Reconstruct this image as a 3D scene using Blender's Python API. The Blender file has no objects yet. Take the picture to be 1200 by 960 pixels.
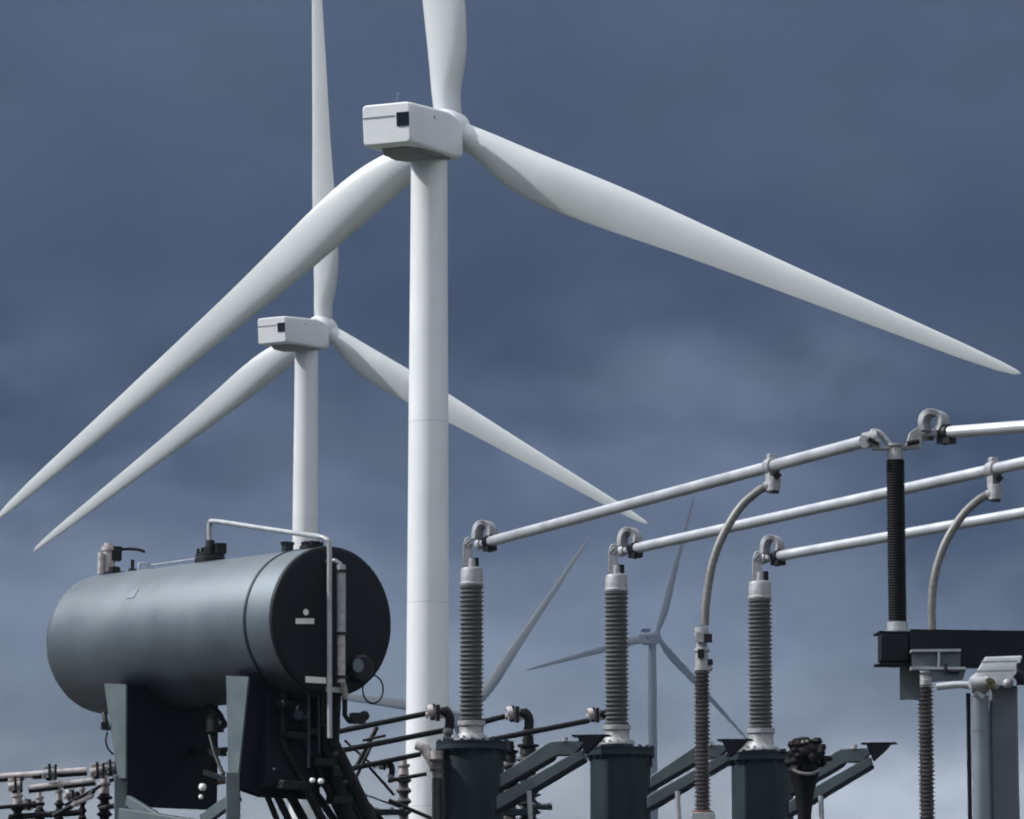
import bpy, math, random
from mathutils import Vector, Matrix
R = math.radians
random.seed(7)
S = bpy.context.scene
COL = S.collection

# ------------------------------------------------------------------ camera
PITCH = 8.5
cam_d = bpy.data.cameras.new('camera'); cam = bpy.data.objects.new('camera', cam_d); COL.objects.link(cam)
cam.location = (0, 0, 1.7); cam.rotation_euler = (R(90 + PITCH), 0, 0)
cam_d.sensor_width = 36; cam_d.sensor_fit = 'HORIZONTAL'; cam_d.lens = 18 / math.tan(R(7))
cam_d.clip_start = 0.5; cam_d.clip_end = 20000
S.camera = cam
FPX = 600 / math.tan(R(7))
CR = Vector((1, 0, 0)); CF = Vector((0, math.cos(R(PITCH)), math.sin(R(PITCH)))); CU = Vector((0, -math.sin(R(PITCH)), math.cos(R(PITCH))))
EYE = Vector((0, 0, 1.7))
def ray(px, py): return CF + (px - 600) / FPX * CR + (480 - py) / FPX * CU
def P(px, py, Y):
    "survey helper: the point that is Y metres out and seen at photo pixel (px, py)"
    d = ray(px, py); return EYE + d * (Y / d.y)
def on_plane(px, py, o, n):
    d = ray(px, py); return EYE + d * ((o - EYE).dot(n) / d.dot(n))

# ------------------------------------------------------------------ light
SUN_AZ, SUN_EL = R(-85), R(41)         # azimuth measured from the direction facing the camera, to the left
sun_dir = Vector((math.sin(SUN_AZ) * math.cos(SUN_EL), -math.cos(SUN_AZ) * math.cos(SUN_EL), math.sin(SUN_EL)))
sd = bpy.data.lights.new('sun', 'SUN'); sun = bpy.data.objects.new('sun', sd); COL.objects.link(sun)
sd.energy = 5.0; sd.angle = R(0.6); sd.color = (1, .97, .92)
sun.rotation_euler = sun_dir.to_track_quat('Z', 'Y').to_euler(); sun.location = (-40, 0, 60)
S.view_settings.view_transform = 'Standard'; S.view_settings.look = 'None'
S.view_settings.exposure = 0.58; S.view_settings.gamma = 1.0
S.render.filter_size = 2.0
S.cycles.filter_width = 2.0
S.cycles.max_bounces = 6; S.cycles.volume_bounces = 1; S.cycles.diffuse_bounces = 3
S.cycles.use_denoising = True

# ------------------------------------------------------------------ sky
world = bpy.data.worlds.new('World'); S.world = world; world.use_nodes = True
nt = world.node_tree; nt.nodes.clear()
def N(tree, typ, **k):
    n = tree.nodes.new(typ)
    for a, v in k.items():
        if a == 'inp':
            for i, x in v.items(): n.inputs[i].default_value = x
        else: setattr(n, a, v)
    return n
def math_n(tree, op, a, b=None, clamp=False, c=None):
    n = N(tree, 'ShaderNodeMath', operation=op, use_clamp=clamp)
    for i, v in enumerate((a, b, c)):
        if v is None: continue
        if isinstance(v, (int, float)): n.inputs[i].default_value = v
        else: tree.links.new(v, n.inputs[i])
    return n.outputs[0]
L = nt.links.new
tc = N(nt, 'ShaderNodeTexCoord')
sep = N(nt, 'ShaderNodeSeparateXYZ'); L(tc.outputs['Generated'], sep.inputs[0])
dx, dy, dz = sep.outputs
sky = N(nt, 'ShaderNodeTexSky', sky_type='NISHITA', sun_disc=False)
sky.sun_elevation = SUN_EL; sky.sun_rotation = math.atan2(sun_dir.x, sun_dir.y)
sky.air_density = 1.2; sky.dust_density = 1.5
skys = N(nt, 'ShaderNodeVectorMath', operation='SCALE', inp={'Scale': 0.08}); L(sky.outputs[0], skys.inputs[0])
# the storm front: a deck of cloud in compass directions; lon = azimuth and lat = elevation, in degrees
lon = math_n(nt, 'MULTIPLY', math_n(nt, 'ARCTAN2', dx, dy), 57.2958)
lat = math_n(nt, 'MULTIPLY', math_n(nt, 'ARCSINE', dz), 57.2958)
comb = N(nt, 'ShaderNodeCombineXYZ'); L(lon, comb.inputs[0]); L(lat, comb.inputs[1])
def noise(scale, detail, w=0.0, sx=1.0, sy=1.0, rough=.5):
    m = N(nt, 'ShaderNodeMapping'); m.inputs['Scale'].default_value = (sx, sy, 1); m.inputs['Location'].default_value = (w, w * 1.7, 0)
    L(comb.outputs[0], m.inputs[0])
    n = N(nt, 'ShaderNodeTexNoise', inp={'Scale': scale, 'Detail': detail, 'Roughness': rough}); L(m.outputs[0], n.inputs['Vector'])
    return n.outputs[0]
warp = math_n(nt, 'SUBTRACT', noise(.45, 5, 3.1), .5)
warp2 = math_n(nt, 'SUBTRACT', noise(.40, 5, 9.4, 1, 1.6), .5)
lon_w = math_n(nt, 'ADD', lon, math_n(nt, 'MULTIPLY', warp, 5.0))
lat_w = math_n(nt, 'ADD', lat, math_n(nt, 'MULTIPLY', warp2, 2.6))
ramp = N(nt, 'ShaderNodeValToRGB'); ramp.color_ramp.interpolation = 'EASE'
L(math_n(nt, 'MULTIPLY', lat_w, 1 / 20.0, clamp=True), ramp.inputs[0])
#        elevation/20, linear value of the cloud deck
SKYRAMP = [(0, (.4, .45, .5)), (0.150, (4.537, 4.966, 5.567)), (0.220, (2.737, 3.277, 4.070)), (0.290, (1.890, 2.365, 3.209)), (0.355, (1.051, 1.368, 2.086)), (0.410, (0.344, 0.480, 0.824)), (0.470, (0.077, 0.152, 0.331)), (0.525, (0.048, 0.091, 0.240)), (0.600, (0.093, 0.131, 0.258)), (0.690, (0.094, 0.131, 0.242)), (1.0, (.06, .085, .14))]
els = ramp.color_ramp.elements
while len(els) < len(SKYRAMP): els.new(.5)
for e, (p, c) in zip(els, SKYRAMP): e.position = p; e.color = (*c, 1)
def blob(lo, la, wl, wa, amp, hard=1.0):
    a = math_n(nt, 'DIVIDE', math_n(nt, 'SUBTRACT', lon_w, lo), wl); b = math_n(nt, 'DIVIDE', math_n(nt, 'SUBTRACT', lat_w, la), wa)
    r2 = math_n(nt, 'ADD', math_n(nt, 'MULTIPLY', a, a), math_n(nt, 'MULTIPLY', b, b))
    return math_n(nt, 'MULTIPLY', math_n(nt, 'EXPONENT', math_n(nt, 'MULTIPLY', r2, -hard)), amp)
bl = blob(2.5, 8.8, 2.7, .95, .50, 1.2)
for args in ((5.4, 2.8, 2.4, .9, 2.3), (6.8, 6.2, 1.6, 1.5, -1.3), (-6.2, 4.0, 1.8, 1.0, -1.1), (-6.6, 6.4, 1.3, .9, .45), (-1.2, 7.2, 2.0, .7, -.25)):
    bl = math_n(nt, 'ADD', bl, blob(*args))
fine = math_n(nt, 'SUBTRACT', noise(.55, 6, 21.3, 1, 1.5, .55), .5)
fac = math_n(nt, 'ADD', math_n(nt, 'MULTIPLY', fine, .9), 1.0)
billow = math_n(nt, 'SUBTRACT', noise(.26, 7, 5.7, 1, 1.5, .52), .5)
lowm = N(nt, 'ShaderNodeMapRange', interpolation_type='SMOOTHSTEP', inp={1: 11.0, 2: 8.0, 3: .12, 4: 1.0}); L(lat_w, lowm.inputs[0])
bl = math_n(nt, 'ADD', bl, math_n(nt, 'MULTIPLY', math_n(nt, 'MULTIPLY', billow, 1.5), lowm.outputs[0]))
tint = N(nt, 'ShaderNodeVectorMath', operation='SCALE'); tint.inputs[0].default_value = (.86, 1.0, 1.25); L(bl, tint.inputs['Scale'])
dsum = N(nt, 'ShaderNodeVectorMath', operation='ADD'); L(ramp.outputs[0], dsum.inputs[0]); L(tint.outputs[0], dsum.inputs[1])
dmax = N(nt, 'ShaderNodeVectorMath', operation='MAXIMUM'); L(dsum.outputs[0], dmax.inputs[0]); dmax.inputs[1].default_value = (.02, .035, .07)
deck = N(nt, 'ShaderNodeVectorMath', operation='SCALE'); L(dmax.outputs[0], deck.inputs[0]); L(fac, deck.inputs['Scale'])
# the front hangs in the +Y half of the sky; behind the viewer the sky is open
frontf = math_n(nt, 'MULTIPLY_ADD', dy, 1.6, True, .55)
front_h = math_n(nt, 'MULTIPLY_ADD', dz, -4.0, True, 2.12)
frac = math_n(nt, 'MULTIPLY', frontf, front_h, True)
# broken sunlit cloud over the open part of the sky
cn = N(nt, 'ShaderNodeTexNoise', inp={'Scale': 2.2, 'Detail': 7.0, 'Roughness': .55}); L(tc.outputs['Generated'], cn.inputs['Vector'])
cm = N(nt, 'ShaderNodeMapRange', inp={1: .40, 2: .58, 3: 0.15, 4: 1}); L(cn.outputs[0], cm.inputs[0])
opn = N(nt, 'ShaderNodeMix', data_type='RGBA'); L(cm.outputs[0], opn.inputs[0]); L(skys.outputs[0], opn.inputs[6]); opn.inputs[7].default_value = (1.60, 1.62, 1.65, 1)
mix = N(nt, 'ShaderNodeMix', data_type='RGBA'); L(frac, mix.inputs[0]); L(opn.outputs[2], mix.inputs[6]); L(deck.outputs[0], mix.inputs[7])
bg = N(nt, 'ShaderNodeBackground'); L(mix.outputs[2], bg.inputs[0]); bg.inputs[1].default_value = 1.0
wo = N(nt, 'ShaderNodeOutputWorld'); L(bg.outputs[0], wo.inputs[0])

# ------------------------------------------------------------------ materials
def mat(name, col, rough=.5, metal=0.0, var=.12, vscale=3.0, dirt=None, dscale=(6, 6, 1), damt=.4, bump=0.0, spec=.5, coat=0, tint=None, ior=1.5):
    m = bpy.data.materials.new(name); m.use_nodes = True; t = m.node_tree; l = t.links.new
    b = t.nodes['Principled BSDF']
    b.inputs['Roughness'].default_value = rough; b.inputs['Metallic'].default_value = metal
    b.inputs['Specular IOR Level'].default_value = spec; b.inputs['Coat Weight'].default_value = coat; b.inputs['Coat Roughness'].default_value = .42 if coat > .5 else .15
    b.inputs['IOR'].default_value = ior
    if tint: b.inputs['Specular Tint'].default_value = (*tint, 1)
    c = N(t, 'ShaderNodeTexCoord'); n = N(t, 'ShaderNodeTexNoise', inp={'Scale': vscale, 'Detail': 5.0}); l(c.outputs['Object'], n.inputs['Vector'])
    mr = N(t, 'ShaderNodeMapRange', inp={1: .3, 2: .7, 3: 1 - var, 4: 1 + var}); l(n.outputs[0], mr.inputs[0])
    sc = N(t, 'ShaderNodeVectorMath', operation='SCALE'); sc.inputs[0].default_value = col; l(mr.outputs[0], sc.inputs['Scale'])
    out = sc.outputs[0]
    if dirt:
        mp = N(t, 'ShaderNodeMapping'); mp.inputs['Scale'].default_value = dscale; l(c.outputs['Object'], mp.inputs[0])
        n2 = N(t, 'ShaderNodeTexNoise', inp={'Scale': 1.0, 'Detail': 6.0, 'Roughness': .65}); l(mp.outputs[0], n2.inputs['Vector'])
        m2 = N(t, 'ShaderNodeMapRange', inp={1: .55, 2: .8, 3: 0, 4: damt}); l(n2.outputs[0], m2.inputs[0])
        mx = N(t, 'ShaderNodeMix', data_type='RGBA'); l(m2.outputs[0], mx.inputs[0]); l(out, mx.inputs[6]); mx.inputs[7].default_value = (*dirt, 1)
        out = mx.outputs[2]
    l(out, b.inputs['Base Color'])
    mr3 = N(t, 'ShaderNodeMapRange', inp={1: .3, 2: .7, 3: rough * .85, 4: min(1, rough * 1.2)}); l(n.outputs[0], mr3.inputs[0]); l(mr3.outputs[0], b.inputs['Roughness'])
    if bump:
        bp = N(t, 'ShaderNodeBump', inp={'Strength': bump, 'Distance': .01}); l(n.outputs[0], bp.inputs['Height']); l(bp.outputs[0], b.inputs['Normal'])
    return m
M = dict(
    white=mat('turbine_white', (.80, .82, .85), .42, var=.035, vscale=.35, dirt=(.34, .33, .30), dscale=(.9, .9, .10), damt=.22),
    blade=mat('blade_white', (.62, .65, .67), .36, var=.03, vscale=.3, dirt=(.42, .42, .42), dscale=(.8, .8, .12), damt=.12),
    under=mat('nacelle_belly', (.16, .13, .10), .7),
    black=mat('black_opening', (.002, .002, .003), .9, spec=0),
    joint=mat('tower_joint', (.50, .53, .56), .6),
    seam=mat('seam_grey', (.22, .24, .25), .6),
    tank=mat('tank_paint', (.019, .028, .036), .47, 0, spec=1.0, tint=(.80, .91, 1), ior=1.8, var=.14, vscale=2.2, dirt=(.055, .068, .076), dscale=(11, 11, 1.1), damt=.40, bump=.06),
    face=mat('shaded_end_paint', (.005, .008, .011), .5, spec=.2, var=.3, vscale=4),  # blackish paint, with the sunless end's shade also put into the colour
    tank_dark=mat('turret_paint', (.009, .016, .021), .5, 0, spec=.45, tint=(.7, .9, 1), var=.18, vscale=4, dirt=(.05, .058, .06), dscale=(9, 9, 1.2), damt=.35, bump=.05),
    blue_light=mat('weathered_zinc', (.17, .20, .235), .4, .3, var=.12, vscale=5, dirt=(.10, .11, .12), dscale=(10, 10, 1), damt=.5),
    blue_grey=mat('blue_grey_paint', (.085, .098, .122), .5, var=.12, vscale=5),
    steel_green=mat('channel_paint', (.07, .095, .105), .45, var=.15, vscale=6, dirt=(.10, .10, .09), dscale=(14, 14, 4), damt=.5),
    galv=mat('galvanised_steel', (.31, .33, .35), .45, .2, var=.18, vscale=14, dirt=(.22, .23, .23), dscale=(18, 18, 8), damt=.45),
    alu=mat('aluminium_tube', (.50, .52, .55), .36, .55, var=.12, vscale=5, dirt=(.40, .40, .40), dscale=(12, 12, 12), damt=.25),
    cast=mat('cast_aluminium', (.31, .32, .335), .5, .25, var=.20, vscale=30, dirt=(.20, .20, .20), dscale=(30, 30, 30), damt=.5, bump=.3),
    porc=mat('grey_brown_porcelain', (.050, .047, .047), .25, var=.25, vscale=9, coat=.3),
    porc_grey=mat('grey_sheds', (.078, .080, .082), .38, var=.2, vscale=9, coat=.2),
    porc_black=mat('black_polymer', (.003, .003, .004), .6, spec=.2, var=.2, vscale=9),
    darkpipe=mat('dark_pipework', (.005, .006, .008), .5, spec=.3, var=.3, vscale=8),
    cable=mat('braided_cable', (.17, .168, .168), .5, .3, var=.25, vscale=40),
    plate=mat('white_plate', (.75, .75, .74), .5),
    olive=mat('olive_grease', (.09, .09, .04), .5, var=.3, vscale=30),
    rust=mat('reddish_paint', (.14, .05, .045), .6, var=.3, vscale=20),
    pinkgrey=mat('weathered_clamp', (.42, .38, .38), .55, .2, var=.3, vscale=25),
    darksteel=mat('dark_steel_and_shade', (.007, .010, .016), .6, spec=.15, var=.25, vscale=5),
    conc=mat('concrete', (.30, .29, .27), .85, var=.2, vscale=2),
)

# ------------------------------------------------------------------ mesh builder
class G:
    def __init__(s): s.v = []; s.f = []; s.p = []
    def add(s, vs, fs):
        o = len(s.v); s.p.append((o, o + len(vs), len(s.f), len(s.f) + len(fs))); s.v += [Vector(v) for v in vs]; s.f += [tuple(i + o for i in f) for f in fs]; return s
    def ring_skin(s, rings, cap=True, closed=False):
        n = len(rings[0]); vs = [p for r in rings for p in r]; fs = []
        m = len(rings)
        for i in range(m if closed else m - 1):
            for j in range(n):
                a = i * n + j; b = i * n + (j + 1) % n; c = ((i + 1) % m) * n + (j + 1) % n; d = ((i + 1) % m) * n + j
                fs.append((a, b, c, d))
        if cap and not closed: fs += [tuple(range(n))[::-1], tuple(range((m - 1) * n, m * n))]
        return s.add(vs, fs)
    def lathe(s, base, prof, axis=(0, 0, 1), n=24):
        "prof: [(height along axis, radius)]"
        base = Vector(base); ax = Vector(axis).normalized()
        t = Vector((1, 0, 0)) if abs(ax.x) < .9 else Vector((0, 1, 0)); u = ax.cross(t).normalized(); w = ax.cross(u)
        return s.ring_skin([[base + ax * h + (u * math.cos(2 * math.pi * j / n) + w * math.sin(2 * math.pi * j / n)) * max(r, 1e-4) for j in range(n)] for h, r in prof])
    def cyl(s, a, b, r, r2=None, n=16):
        a = Vector(a); b = Vector(b); d = b - a; return s.lathe(a, [(0, r), (d.length, r if r2 is None else r2)], d, n)
    def tube(s, pts, r, n=12):
        pts = [Vector(p) for p in pts]; rings = []; u = None
        for i, p in enumerate(pts):
            t = (pts[min(i + 1, len(pts) - 1)] - pts[max(i - 1, 0)]).normalized()
            if u is None:
                q = Vector((0, 0, 1)) if abs(t.z) < .9 else Vector((1, 0, 0)); u = t.cross(q).normalized()
            u = (u - t * u.dot(t)).normalized(); w = t.cross(u)
            rr = r[i] if isinstance(r, (list, tuple)) else r
            rings.append([p + (u * math.cos(2 * math.pi * j / n) + w * math.sin(2 * math.pi * j / n)) * rr for j in range(n)])
        return s.ring_skin(rings)
    def box(s, c, size, rot=0, ax=None):
        c = Vector(c); hx, hy, hz = [q / 2 for q in size]
        if ax: X, Yv, Z = [Vector(q).normalized() for q in ax]
        else: X = Vector((math.cos(rot), math.sin(rot), 0)); Yv = Vector((-math.sin(rot), math.cos(rot), 0)); Z = Vector((0, 0, 1))
        vs = [c + X * (sx * hx) + Yv * (sy * hy) + Z * (sz * hz) for sz in (-1, 1) for sy in (-1, 1) for sx in (-1, 1)]
        return s.add(vs, [(0, 2, 3, 1), (4, 5, 7, 6), (0, 1, 5, 4), (2, 6, 7, 3), (0, 4, 6, 2), (1, 3, 7, 5)])
    def prism(s, pts, ext):
        pts = [Vector(p) for p in pts]; ext = Vector(ext); n = len(pts)
        return s.add(pts + [p + ext for p in pts], [tuple(range(n))[::-1], tuple(range(n, 2 * n))] + [(i, (i + 1) % n, n + (i + 1) % n, n + i) for i in range(n)])
    def bar(s, a, b, w, h, up=(0, 0, 1)):
        a = Vector(a); b = Vector(b); d = (b - a); X = d.normalized(); Yv = Vector(up).cross(X).normalized(); Z = X.cross(Yv)
        return s.box((a + b) / 2, (d.length, w, h), ax=(X, Yv, Z))
    def ball(s, c, r, n=12, sc=(1, 1, 1)):
        c = Vector(c); rings = []
        for i in range(1, n // 2):
            t = math.pi * i / (n // 2)
            rings.append([c + Vector((math.sin(t) * math.cos(2 * math.pi * j / n) * r * sc[0], math.sin(t) * math.sin(2 * math.pi * j / n) * r * sc[1], -math.cos(t) * r * sc[2])) for j in range(n)])
        return s.ring_skin(rings)
    def bolts(s, c, rad, r, h, k, axis=(0, 0, 1), off=0):
        c = Vector(c); ax = Vector(axis).normalized(); t = Vector((1, 0, 0)) if abs(ax.x) < .9 else Vector((0, 1, 0)); u = ax.cross(t).normalized(); w = ax.cross(u)
        for j in range(k):
            a = 2 * math.pi * (j + off) / k; q = c + (u * math.cos(a) + w * math.sin(a)) * rad
            s.lathe(q - ax * h / 2, [(0, r), (h, r)], ax, 6)
        return s
def arc(a, b, c, n=10):
    "smooth curve through control points (quadratic bezier)"
    a, b, c = Vector(a), Vector(b), Vector(c)
    return [(1 - t) ** 2 * a + 2 * t * (1 - t) * b + t * t * c for t in [i / n for i in range(n + 1)]]
def spline(pts, n=8):
    pts = [Vector(p) for p in pts]; out = []
    for i in range(len(pts) - 1):
        p0 = pts[max(i - 1, 0)]; p1 = pts[i]; p2 = pts[i + 1]; p3 = pts[min(i + 2, len(pts) - 1)]
        for k in range(n):
            t = k / n; out.append(.5 * ((2 * p1) + (p2 - p0) * t + (2 * p0 - 5 * p1 + 4 * p2 - p3) * t * t + (3 * p1 - p0 - 3 * p2 + p3) * t ** 3))
    return out + [pts[-1]]
def mesh_of(name, g, m, loc, smooth=35, bevel=0):
    me = bpy.data.meshes.new(name); loc = Vector(loc)
    me.from_pydata([v - loc for v in g.v], [], g.f)
    import bmesh
    bm = bmesh.new(); bm.from_mesh(me); bmesh.ops.recalc_face_normals(bm, faces=bm.faces); bm.to_mesh(me); bm.free()
    me.materials.append(m); me.shade_smooth(); me.set_sharp_from_angle(angle=R(smooth))
    return me
def add_bevel(o, w):
    b = o.modifiers.new('bevel', 'BEVEL'); b.width = w; b.segments = 2; b.limit_method = 'ANGLE'; b.angle_limit = R(40)
def split(g):
    "pieces of a builder that do not touch each other, as builders of their own"
    k = len(g.p); lo = [Vector([min(v[c] for v in g.v[a:b]) for c in range(3)]) for a, b, _, _ in g.p]; hi = [Vector([max(v[c] for v in g.v[a:b]) for c in range(3)]) for a, b, _, _ in g.p]
    par = list(range(k))
    def root(i):
        while par[i] != i: i = par[i]
        return i
    for i in range(k):
        for j in range(i):
            gap = math.sqrt(sum(max(0, lo[i][c] - hi[j][c], lo[j][c] - hi[i][c]) ** 2 for c in range(3)))
            if gap <= max(.012, .35 * max((hi[i] - lo[i]).length, (hi[j] - lo[j]).length)): par[root(i)] = root(j)
    out = {}
    for i in range(k):
        q = out.setdefault(root(i), G()); a, b, c, d = g.p[i]
        q.add(g.v[a:b], [tuple(x - a for x in f) for f in g.f[c:d]])
    return list(out.values())
class Thing:
    def __init__(s, name, label, cat, loc, group=None):
        s.loc = Vector(loc); o = s.o = bpy.data.objects.new(name, None); o.empty_display_size = .2; COL.objects.link(o); o.location = s.loc
        o['label'] = label; o['category'] = cat
        if group: o['group'] = group
    def part(s, name, g, m, parent=None, bevel=0, label=None, smooth=35):
        for q in split(g)[::-1]:
            o = bpy.data.objects.new(name, mesh_of(name, q, M[m] if isinstance(m, str) else m, s.loc, smooth)); COL.objects.link(o); o.parent = parent or s.o
            if bevel: add_bevel(o, bevel)
            if label: o['label'] = label
        return o
def single(name, g, m, label, cat, group=None, bevel=0, kind=None, loc=None, smooth=35):
    if loc is None: loc = sum(g.v, Vector()) / len(g.v)
    o = bpy.data.objects.new(name, mesh_of(name, g, M[m] if isinstance(m, str) else m, loc, smooth)); COL.objects.link(o); o.location = loc
    if kind: o['kind'] = kind
    if label: o['label'] = label
    if cat: o['category'] = cat
    if group: o['group'] = group
    if bevel: add_bevel(o, bevel)
    return o

# ------------------------------------------------------------------ ground and yard
def sm(t): t = max(0, min(1, t)); return t * t * (3 - 2 * t)
def terrain(x, y):
    z = 9.4 * math.exp(-((x + 15) / 110) ** 2 - ((y - 320) / 60) ** 2)
    z += 88 * math.exp(-((x - 60) / 460) ** 2) * sm((y - 1400) / 550)
    return z * sm((y - 150) / 90)
xs = [-1480] + [-1400 + 50 * i for i in range(57)] + [1480]
ys = [-1380, -1000, -600, -200, -50] + [50 * i for i in range(46)] + [2285]
g = G(); W = len(xs)
g.v = [Vector((x, y, terrain(x, y))) for y in ys for x in xs]
g.f = [(j * W + i, j * W + i + 1, (j + 1) * W + i + 1, (j + 1) * W + i) for j in range(len(ys) - 1) for i in range(W - 1)]
gm = mat('moor_grass', (.045, .052, .026), .95, var=.45, vscale=.05, dirt=(.075, .06, .035), dscale=(.4, .4, .4), damt=.8)
o = single('ground', g, gm, None, None, kind='structure', loc=(0, 0, 0))
g = G(); g.add([(-14, 14, .06), (16, 14, .06), (16, 44, .06), (-14, 44, .06)], [(0, 1, 2, 3)])
ym = mat('yard_gravel', (.04, .039, .037), .95, var=.5, vscale=25, dirt=(.07, .07, .065), dscale=(60, 60, 60), damt=.8)
single('gravel_yard', g, ym, None, None, kind='structure', loc=(0, 0, 0))
g = G(); g.box((-.6, 31.2, .15), (8.2, 6.0, .3)); single('concrete_plinth', g, 'conc', None, None, kind='structure', bevel=.02)

# ------------------------------------------------------------------ wind turbines
PSI = 23.65; TAU = 5.0; HUBH = 65.03 ; BLADE = 45.8
psi, tau = R(PSI), R(TAU)
AX = Vector((math.sin(psi) * math.cos(tau), math.cos(psi) * math.cos(tau), math.sin(tau)))
SX = AX.cross(Vector((0, 0, 1))).normalized(); UP = SX.cross(AX)
OVER = 3.45          # hub centre ahead of the tower axis
def foil(t, camber, n=40):
    "closed airfoil outline, x: 0 leading edge .. 1 trailing edge, y: + suction side"
    pts = []
    def yt(x): return 5 * t * (.2969 * math.sqrt(x) - .126 * x - .3516 * x * x + .2843 * x ** 3 - .1036 * x ** 4)
    for i in range(n):
        a = 2 * math.pi * i / n; x = .5 * (1 - math.cos(a)) if True else 0
        c = camber * 4 * x * (1 - x)
        y = yt(x); pts.append((x, c + y if a <= math.pi else c - y))
    return pts
STA = [(.020, 1.95, 1.0, 0), (.045, 2.0, 1.0, 0), (.07, 2.25, .86, 6), (.10, 2.75, .62, 7), (.14, 3.15, .46, 7), (.19, 3.35, .36, 7), (.25, 3.32, .30, 7), (.33, 3.05, .26, 6),
       (.45, 2.5, .22, 5.5), (.58, 2.05, .19, 3.5), (.70, 1.66, .17, 2), (.82, 1.28, .16, 1), (.91, .98, .15, .5), (.965, .66, .15, 0), (.990, .38, .15, 0), (1.0, .08, .15, 0)]
def blade_mesh():
    "blade along +Z, leading edge to -X, suction side to -Y (downwind)"
    g = G(); rings = []
    for f, c, t, tw in STA:
        z = f * BLADE; circ = 1 - sm((f - .045) / .27)
        pts = []
        w_ = sm((f - .12) / .38); le = min(c * .5, 1.02) * (1 - w_) + .36 * c * w_
        fo = foil(min(t, .38), .03)
        for i, (x, y) in enumerate(fo):
            a = 2 * math.pi * i / len(fo)
            cxp, cyp = .5 * (1 - math.cos(a)), .5 * math.sin(a)
            X = (x * (1 - circ) + cxp * circ) * c - le; Yy = y * c * (1 - circ) + cyp * min(c, 2.0) * circ
            tr = R(tw)
            # twist about the blade axis: nose turns upwind (+Y)
            Xr = X * math.cos(tr) - Yy * math.sin(tr); Yr = -Yy * math.cos(tr) - X * math.sin(tr)
            bend = -.15 * f * f      # flap bend downwind
            pts.append(Vector((Xr, Yr + bend, z)))
        rings.append(pts)
    # refine rings with a smooth interpolation
    fine = []
    for i in range(len(rings) - 1):
        k = 3
        for s in range(k):
            t = s / k; p0 = rings[max(i - 1, 0)]; p1 = rings[i]; p2 = rings[i + 1]; p3 = rings[min(i + 2, len(rings) - 1)]
            fine.append([p1[j] * (1 - t) + p2[j] * t if i in (0,) or i > 11 else .5 * ((2 * p1[j]) + (p2[j] - p0[j]) * t + (2 * p0[j] - 5 * p1[j] + 4 * p2[j] - p3[j]) * t * t + (3 * p1[j] - p0[j] - 3 * p2[j] + p3[j]) * t ** 3) for j in range(len(p1))])
    fine.append(rings[-1])
    return g.ring_skin(fine)
bm_ = mesh_of('blade', blade_mesh(), M['blade'], (0, 0, 0), 100)
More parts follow.
